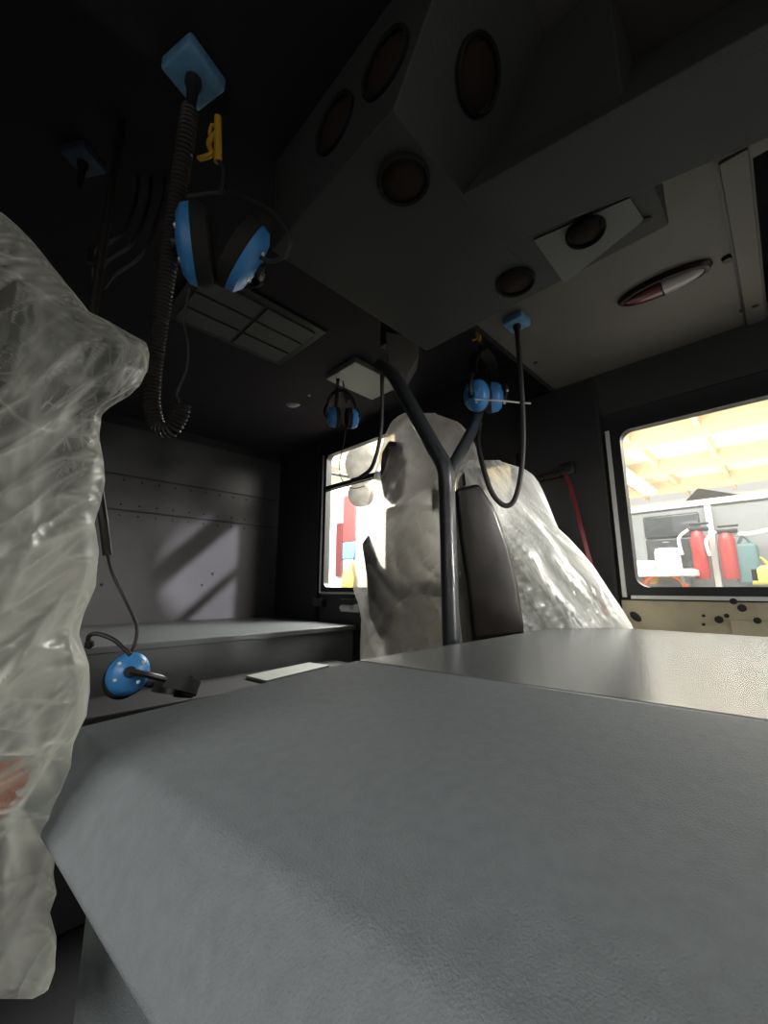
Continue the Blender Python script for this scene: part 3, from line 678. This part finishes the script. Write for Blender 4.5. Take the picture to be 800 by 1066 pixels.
def hook(p, label, s=1.0):
    root = empty('yellow_hook', p, label, 'hook', 'yellow headset hooks')
    b = MB(); b.tube([p+UP*.042*s, p-UP*.036*s], [.006*s, .007*s], 10)
    b.tube(smooth_path([p+UP*.018*s, p-RT*.016*s-UP*.002*s, p-RT*.012*s-UP*.022*s, p-RT*.030*s-UP*.03*s], 5), .0045*s, 8)
    b.lathe([(0, .006*s), (.006*s, 0), (0, -.006*s)], p-RT*.031*s-UP*.03*s, UP, 10)
    b.tube(smooth_path([p+UP*.02*s, p+UP*.028*s-RT*.010*s, p+UP*.01*s-RT*.014*s, p-UP*.0*s], 5), .003*s, 8)
    b.build('clip', M['yellow'], root, True)
    b = MB(); top = Vector((p.x, p.y, ZR)); b.tube(smooth_path([Vector((p.x+.01, p.y+.01, ZR if p.y > YS else ZC)), p+UP*.040*s+FW*.012, p+FW*.014, p-UP*.03*s, p-UP*.05*s+RT*.01, p-UP*.09*s+RT*.005], 4), .004, 8); b.build('hanger_strap', M['black'], root, True)
hook(P(227, 147, s=.70), 'yellow plastic hook above the large headset at upper left', 1.0)
hook(P(500, 347, s=1.43), 'yellow plastic hook at the ceiling step above the right headset', .8)

def jack(p, zc, sz, rot, label):
    root = empty('jack_box', (p.x, p.y, zc), label, 'jack box', 'blue ceiling jack boxes')
    R = Matrix.Rotation(math.radians(rot), 3, 'Z')
    b = MB(); b.box((-sz, -sz, -sz*.75), (sz, sz, 0), sz*.16, 3, R=R, at=(p.x, p.y, zc)); b.build('box_body', M['bluebox'], root, True)
    b = MB(); b.lathe([(.013, 0), (.013, .012), (.009, .02), (.008, .05), (.005, .07)], (p.x, p.y, zc-sz*.75), (0, 0, -1), 14); b.build('plug', M['black'], root, True)
    return root, Vector((p.x, p.y, zc-sz*.75-.06))
j1 = P(203, 72, z=.855); J1, e1 = jack(j1, ZC-.012, .036, 18, 'pale blue jack box on the dark ceiling at upper left')
j2 = P(538, 333, z=.865); J2, e2 = jack(j2, ZC, .034, 0, 'blue jack box on the grey ceiling right of the console')
M['bluebox'] = mat('shaded_blue_plastic', (.035, .06, .10), .6)  # jack box blue with the surrounding darkness put into the colour
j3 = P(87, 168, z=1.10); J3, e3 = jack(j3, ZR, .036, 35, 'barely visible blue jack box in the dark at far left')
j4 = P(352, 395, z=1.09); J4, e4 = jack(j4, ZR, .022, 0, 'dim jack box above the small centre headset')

# cords
def cord(name, pts, r, m, par, n=8):
    b = MB(); b.tube(smooth_path(pts, 10), r, n); return b.build(name, m, par, True)
cp = [e1, P(193, 150, s=.66), P(182, 225, s=.68), P(172, 300, s=.69), P(162, 370, s=.70), P(158, 415, s=.70), P(164, 443, s=.70), P(178, 447, s=.70), P(188, 432, s=.70), P(190, 420, s=.70)]
b = MB(); b.tube(coil(cp, .0115, .0030, .0066, 10), .0030, 5); b.build('coiled_cord', M['hose'], J1, True, label='thick grey-brown coiled cord')
cord('cord', [P(190, 420, s=.70), P(184, 410, s=.70), P(194, 385, s=.70), P(196, 360, s=.70), P(192, 335, s=.70), P(197, 300, s=.70)], .0020, M['hose'], h1)
cord('cord', [P(190, 205, s=.70), P(235, 200, s=.73), P(275, 215, s=.69), P(300, 240, s=.67), P(300, 262, s=.67), P(284, 272, s=.69), P(268, 266, s=.70)], .0036, M['cord'], h1)
cord('coiled_cord', [e2, P(543, 400, s=1.30), P(545, 450, s=1.30), P(543, 490, s=1.30), P(536, 520, s=1.30), P(525, 526, s=1.30), P(512, 512, s=1.31), P(503, 485, s=1.34), P(498, 460, s=1.40), P(500, 440, s=1.45)], .0085, M['cord'], J2)
cord('microphone_boom', [P(495, 416, s=1.40), P(520, 417, s=1.38), P(540, 419, s=1.37), P(553, 420, s=1.36)], .003, M['alu'], h2)
b = MB(); b.tube(smooth_path([P(398, 390, s=1.5), P(398, 425, s=1.5), P(396, 455, s=1.5), P(388, 485, s=1.5), P(375, 497, s=1.5), P(366, 500, s=1.5)], 10), .0075, 8); b.build('hanging_cord', M['cord'], smooth=True, label='thick black cord hanging from the bracket across the split window', cat='cord')
cord('cord', [P(360, 447, s=1.60), P(358, 462, s=1.56), P(354, 480, s=1.52), P(355, 497, s=1.52), P(366, 508, s=1.52), P(380, 506, s=1.52)], .0018, M['cord'], h3)
cord('hanging_strap', [Vector((e4.x, e4.y, e4.z+.02)), P(351, 408, s=1.62), P(350, 425, s=1.62)], .008, M['cord'], h3)
cord('cord', [P(357, 397, s=1.64), P(359, 408, s=1.62), P(361, 420, s=1.61)], .003, M['cord'], h3)
cord('cord', [Vector((P(94, 350, s=.88).x, P(94, 350, s=.88).y, ZR)), P(94, 350, s=.88), P(97, 430, s=.88), P(102, 500, s=.88), P(108, 545, s=.87), P(112, 578, s=.87)], .009, M['cord'], h4)
cord('cord', [P(112, 576, s=.87), P(117, 596, s=.87), P(131, 625, s=.86), P(142, 650, s=.86), P(141, 668, s=.85), P(136, 680, s=.84)], .0034, M['cord'], h4)
cord('microphone_boom', [P(136, 682, s=.83), P(120, 667, s=.83), P(103, 660, s=.83), P(93, 662, s=.83), P(92, 672, s=.83)], .0045, M['cord'], h4)
b = MB(); q = P(93, 671, s=.83); b.lathe([(0, .010), (.008, .006), (.009, -.004), (0, -.010)], q, UP, 14); b.build('microphone_tip', M['foam'], h4, True)
# small bits lost in the dark upper left
wq = P(120, 250, s=1.15)
root = empty('wiring_bundle', (wq.x, wq.y, ZR), 'dim wiring bundle in the dark left of the large headset', 'wiring')
for k in range(3):
    a = P(140+k*14, 215, s=1.1); b = MB(); b.tube(smooth_path([Vector((a.x, a.y, ZR)), a, P(125+k*12, 245+k*9, s=1.08), P(100+k*10, 262+k*12, s=1.08), P(98+k*5, 300, s=1.1)], 6), .005, 6)
    b.build('wire', M['rubber'], root, True)
b = MB(); b.box((-.014, -.006, -.024), (.014, .006, .024), .004, at=P(97, 268, s=1.08)); b.build('wire_tag', M['brown'], root)

# ------------------------------------------------------------------ outside: the truck bay
GZ = -.7
b = MB(); b.box((-8, -12, GZ-.05), (16, 16, GZ)); struct('floor_bay', b, M['gfloor']).name = 'floor_outside'
b = MB(); b.box((13.5, -12, GZ), (13.7, 16, 3.4)); struct('w', b, M['gwall']).name = 'wall_outside'
b = MB(); b.box((2.6, -12, 3.62), (13.6, 16, 3.7)); struct('c', b, M['gwhite']).name = 'ceiling_outside'
for i in range(4):
    b = MB(); x = 5.5+i*2.1; b.box((x, -12, 3.30), (x+.14, 16, 3.62)); b.build('roof_beam', M['gbeam'], label='cream steel roof beams of the truck bay seen through the driver window', cat='beam', group='bay roof beams')
for i in range(13):
    b = MB(); y = -5+i*.95; b.box((3, y, 3.46), (13.4, y+.07, 3.62)); b.build('roof_purlin', M['gbeam'], label='thin cream purlins crossing the bay roof seen through the driver window', cat='beam', group='bay roof purlins')
for i, y in enumerate((-1.6, 2.2, 5.5)):
    root = empty('bay_lamp', (8, y, 3.4), ('bright strip lamp under the bay roof, nearest to window right side', 'bright strip lamp under the middle of the bay roof', 'bright strip lamp under the far left of the bay roof')[i], 'strip lamp')
    b = MB(); b.box((4.6, y-.12, 3.26), (11.5, y+.12, 3.30), .01); b.build('tube', emis('lamp_glow', (1, .97, .88), 6.0), root)
    b = MB(); b.box((4.5, y-.16, 3.30), (11.6, y+.16, 3.36), .01); b.build('lamp_housing', M['white'], root)
# grey vehicle beyond the right window
root = empty('grey_truck', (5.4, .9, GZ), 'grey truck body with two dark windows parked in the next bay', 'truck')
b = MB(); b.box((5.0, -.02, GZ+.4), (7.2, 1.9, 1.80), .03); b.build('body', M['ggrey'], root)
b = MB(); b.box((4.97, -2.4, 1.80), (7.2, 1.9, 1.86), .01); b.build('roof_rail', M['white'], root)
for (a, c) in (((670, 539), (731, 557)), ((673, 562), (727, 590))):
    p0 = P(*a, X=5.0); p1 = P(c[0], c[1], X=5.0); b = MB(); b.box((4.975, p1.y, p1.z), (5.01, p0.y, p0.z), .02, 3); b.build('window', M['gdark'], root, True)
b = MB(); b.box((4.95, -2.4, GZ+.4), (5.3, -.06, 1.8), .02); b.build('equipment_bay', M['pale'], root)
b = MB(); q = P(741, 560, X=4.93); b.box((4.91, q.y-.03, GZ+.4), (4.96, q.y+.02, 1.8), .008); b.build('corner_post', M['white'], root)
q = P(745, 517, X=5.3); b = MB(); b.prism([(5.2, q.y-.30, 1.86), (5.2, q.y+.28, 1.86), (5.2, q.y+.12, 2.02)], (.3, 0, 0)); b.build('beacon_shroud', M['screw'], root)
q = P(655, 565, X=4.9); b = MB(); b.box((4.9, q.y-.02, q.z-.25), (4.99, q.y+.08, q.z+.18), .01); b.build('wall_box', M['white'], root)
for wy in (.4, 1.5):
    b = MB(); b.lathe([(.0, .12), (.22, .12), (.26, .13), (.42, .12), (.46, .06), (.46, -.06), (.42, -.12), (0, -.12)], (5.2, wy, GZ+.46), (-1, 0, 0), 28); b.build('wheel', M['rubber'], root, True)
# white shelf with items
p0 = P(650, 588, X=4.55); p1 = P(725, 597, X=4.55)
root = empty('work_shelf', (4.7, (p0.y+p1.y)/2, p0.z), 'white shelf on the side of the grey truck seen through the window', 'shelf')
b = MB(); b.box((4.5, p1.y, p1.z-.02), (4.98, p0.y+.5, p1.z+.04), .008); b.build('shelf_board', M['white'], root)
b = MB(); b.box((4.5, P(682, 588, X=4.55).y, p1.z+.04), (4.7, p0.y+.5, p1.z+.13), .01); b.build('shelf_step', M['white'], root)
for yy in (p1.y+.1, p0.y+.2):
    b = MB(); b.prism([(4.98, yy, p1.z-.02), (4.6, yy, p1.z-.02), (4.98, yy, p1.z-.35)], (0, .03, 0)); b.build('bracket', M['ggrey'], root)
q = P(695, 586, X=4.55); b = MB(); b.lathe([(0, .20), (.09, .20), (.10, .17), (.105, 0), (0, 0)], (4.6, q.y, p1.z+.04), (0, 0, 1), 20); b.lathe([(.0, 0), (.03, .0)], (4.6, q.y, p1.z+.3), (0, 0, 1), 8)
b.build('white_canister', M['white'], smooth=True, label='white canister standing on the white shelf outside', cat='canister')
def extinguisher(q, label, h=.55, m='fred'):
    root = empty('fire_extinguisher', q, label, 'fire extinguisher')
    b = MB(); b.lathe([(0, 0), (.058, .0), (.062, .02), (.062, h*.72), (.045, h*.84), (.025, h*.88), (0, h*.88)], q, (0, 0, 1), 20); b.build('cylinder', M[m], root, True)
    b = MB(); b.box((-.03, -.09, h*.86), (.03, .07, h*.94), .01, at=q); b.box((-.02, -.1, h*.98), (.02, .05, h*1.02), .008, at=q); b.build('valve', M['black'], root, True)
    b = MB(); b.tube(smooth_path([q+Vector((-.03, .06, h*.9)), q+Vector((-.04, .14, h*.75)), q+Vector((-.05, .13, h*.45))], 5), .014, 8); b.build('hose', M['white'], root, True)
q = P(733, 603, X=4.80); extinguisher(q, 'red fire extinguisher outside, right of the white shelf', .52)
q = P(763, 603, X=4.8); extinguisher(q, 'reddish extinguisher outside, half way to the window right edge', .48)
q = P(693, 606, X=4.78); q.z -= .06
b = MB()
for k in range(3):
    c = q+Vector((-.04*k, 0, 0)); b.tube([c+Vector((0, .17*math.cos(a), .14*math.sin(a))) for a in [2*PI*i/24 for i in range(25)]], .022, 8)
b.build('orange_hose', M['orange'], smooth=True, label='orange hose coil hanging under the white shelf outside', cat='hose')
for (px, py, wdt, hh, m, nm, lab) in ((782, 606, .085, .34, 'teal', 'equipment_bag', 'dull teal bag hanging in the open bay at window right'), (796, 606, .10, .14, 'fyel', 'yellow_case', 'yellow-green case at the right edge of the window'), (664, 606, .12, .10, 'pale', 'grey_case', 'pale case below the left end of the white shelf'), (677, 606, .07, .09, 'fyel', 'yellow_bottle', 'yellow bottle below the white shelf beside the hose coil')):
    q = P(px, py, X=4.85); b = MB(); b.box((-.06, -wdt, -.02), (.10, wdt, hh), .03, 3, at=q); b.tube(smooth_path([q+Vector((0, -wdt*.5, hh)), q+Vector((0, 0, hh+.07)), q+Vector((0, wdt*.5, hh))], 5), .012, 6)
    b.build(nm, M[m], smooth=True, label=lab, cat=nm.split('_')[1])
b = MB(); b.tube(smooth_path([P(755, 566, X=4.85), P(765, 557, X=4.85), P(780, 556, X=4.85), P(800, 552, X=4.85)], 6), .02, 8); b.build('white_pipe', M['white'], smooth=True, label='curved white pipe above the teal bag outside', cat='pipe')

# white and red fire engine seen through the split window
root = empty('fire_engine', (5, 7, GZ), 'white fire engine with a red and blue panel seen through the split window', 'fire engine')
b = MB(); b.box((4.6, 5.0, GZ+.4), (7, 12, 2.9), .04); b.build('body', M['white'], root)
p0 = P(359, 517, X=4.6); p1 = P(371, 563, X=4.6); p2 = P(371, 581, X=4.6)
b = MB(); b.box((4.57, p1.y, p1.z), (4.61, p0.y, p0.z), .01); b.build('red_panel', M['fred'], root)
b = MB(); b.box((4.57, p1.y, p2.z), (4.61, p0.y, p1.z-.01), .01); b.build('blue_panel', M['fblue'], root)
p0 = P(350, 545, X=4.55); p1 = P(355, 600, X=4.55); b = MB(); b.box((4.55, p1.y, p1.z), (4.61, p0.y, p0.z), .01); b.build('equipment_rack', M['redlens'], root)
b = MB(); b.box((4.55, 5.0, p0.z+.95), (4.61, 8.5, p0.z+1.0), .01); b.build('roof_gutter', M['alu'], root)
for wy in (5.9, 8.5):
    b = MB(); b.lathe([(.0, .1), (.22, .1), (.26, .13), (.44, .12), (.5, .06), (.5, -.06), (.44, -.12), (0, -.12)], (4.8, wy, GZ+.5), (-1, 0, 0), 28); b.build('wheel', M['rubber'], root, True)
q = P(364, 606, X=4.2); b = MB(); b.lathe([(0, 0), (.12, 0), (.13, .03), (.09, .34), (.05, .40), (0, .42)], Vector((4.2, q.y, q.z-.08)), (0, 0, 1), 16); b.box((4.1, q.y-.12, GZ), (4.3, q.y+.12, q.z-.08), .02)
b.build('yellow_bundle', M['fyel'], smooth=True, label='yellow gear bundle on a stand below the blue panel outside', cat='gear')
# exterior mirrors
q = P(377, 483, X=2.05); root = empty('mirror', q, 'round convex mirror outside the upper pane of the split window', 'mirror')
b = MB(); b.lathe([(0, .03), (.08, .025), (.13, .008), (.135, 0), (.13, -.012), (0, -.015)], q, (-.7, -.7, 0), 32, 1, 1.25, RT); b.build('mirror_head', M['mirr'], root, True)
b = MB(); b.tube([q+Vector((.02, .02, .1)), Vector((q.x-.02, q.y, q.z+.35)), Vector((WX+.05, q.y, q.z+.38))], .012, 8); b.build('mirror_arm', M['rubber'], root, True)
q = P(376, 512, X=2.05); root = empty('mirror', q, 'smaller rounded mirror outside the lower pane of the split window', 'mirror')
b = MB(); b.lathe([(0, .03), (.06, .025), (.10, .008), (.105, 0), (.10, -.012), (0, -.015)], q+Vector((0, 0, -.02)), (-.7, -.7, 0), 32); b.build('mirror_head', M['mirr'], root, True)
b = MB(); b.tube([q+Vector((.02, .02, .05)), q+Vector((0, .06, .12)), Vector((WX+.05, q.y+.1, q.z+.12))], .010, 8); b.build('mirror_arm', M['rubber'], root, True)
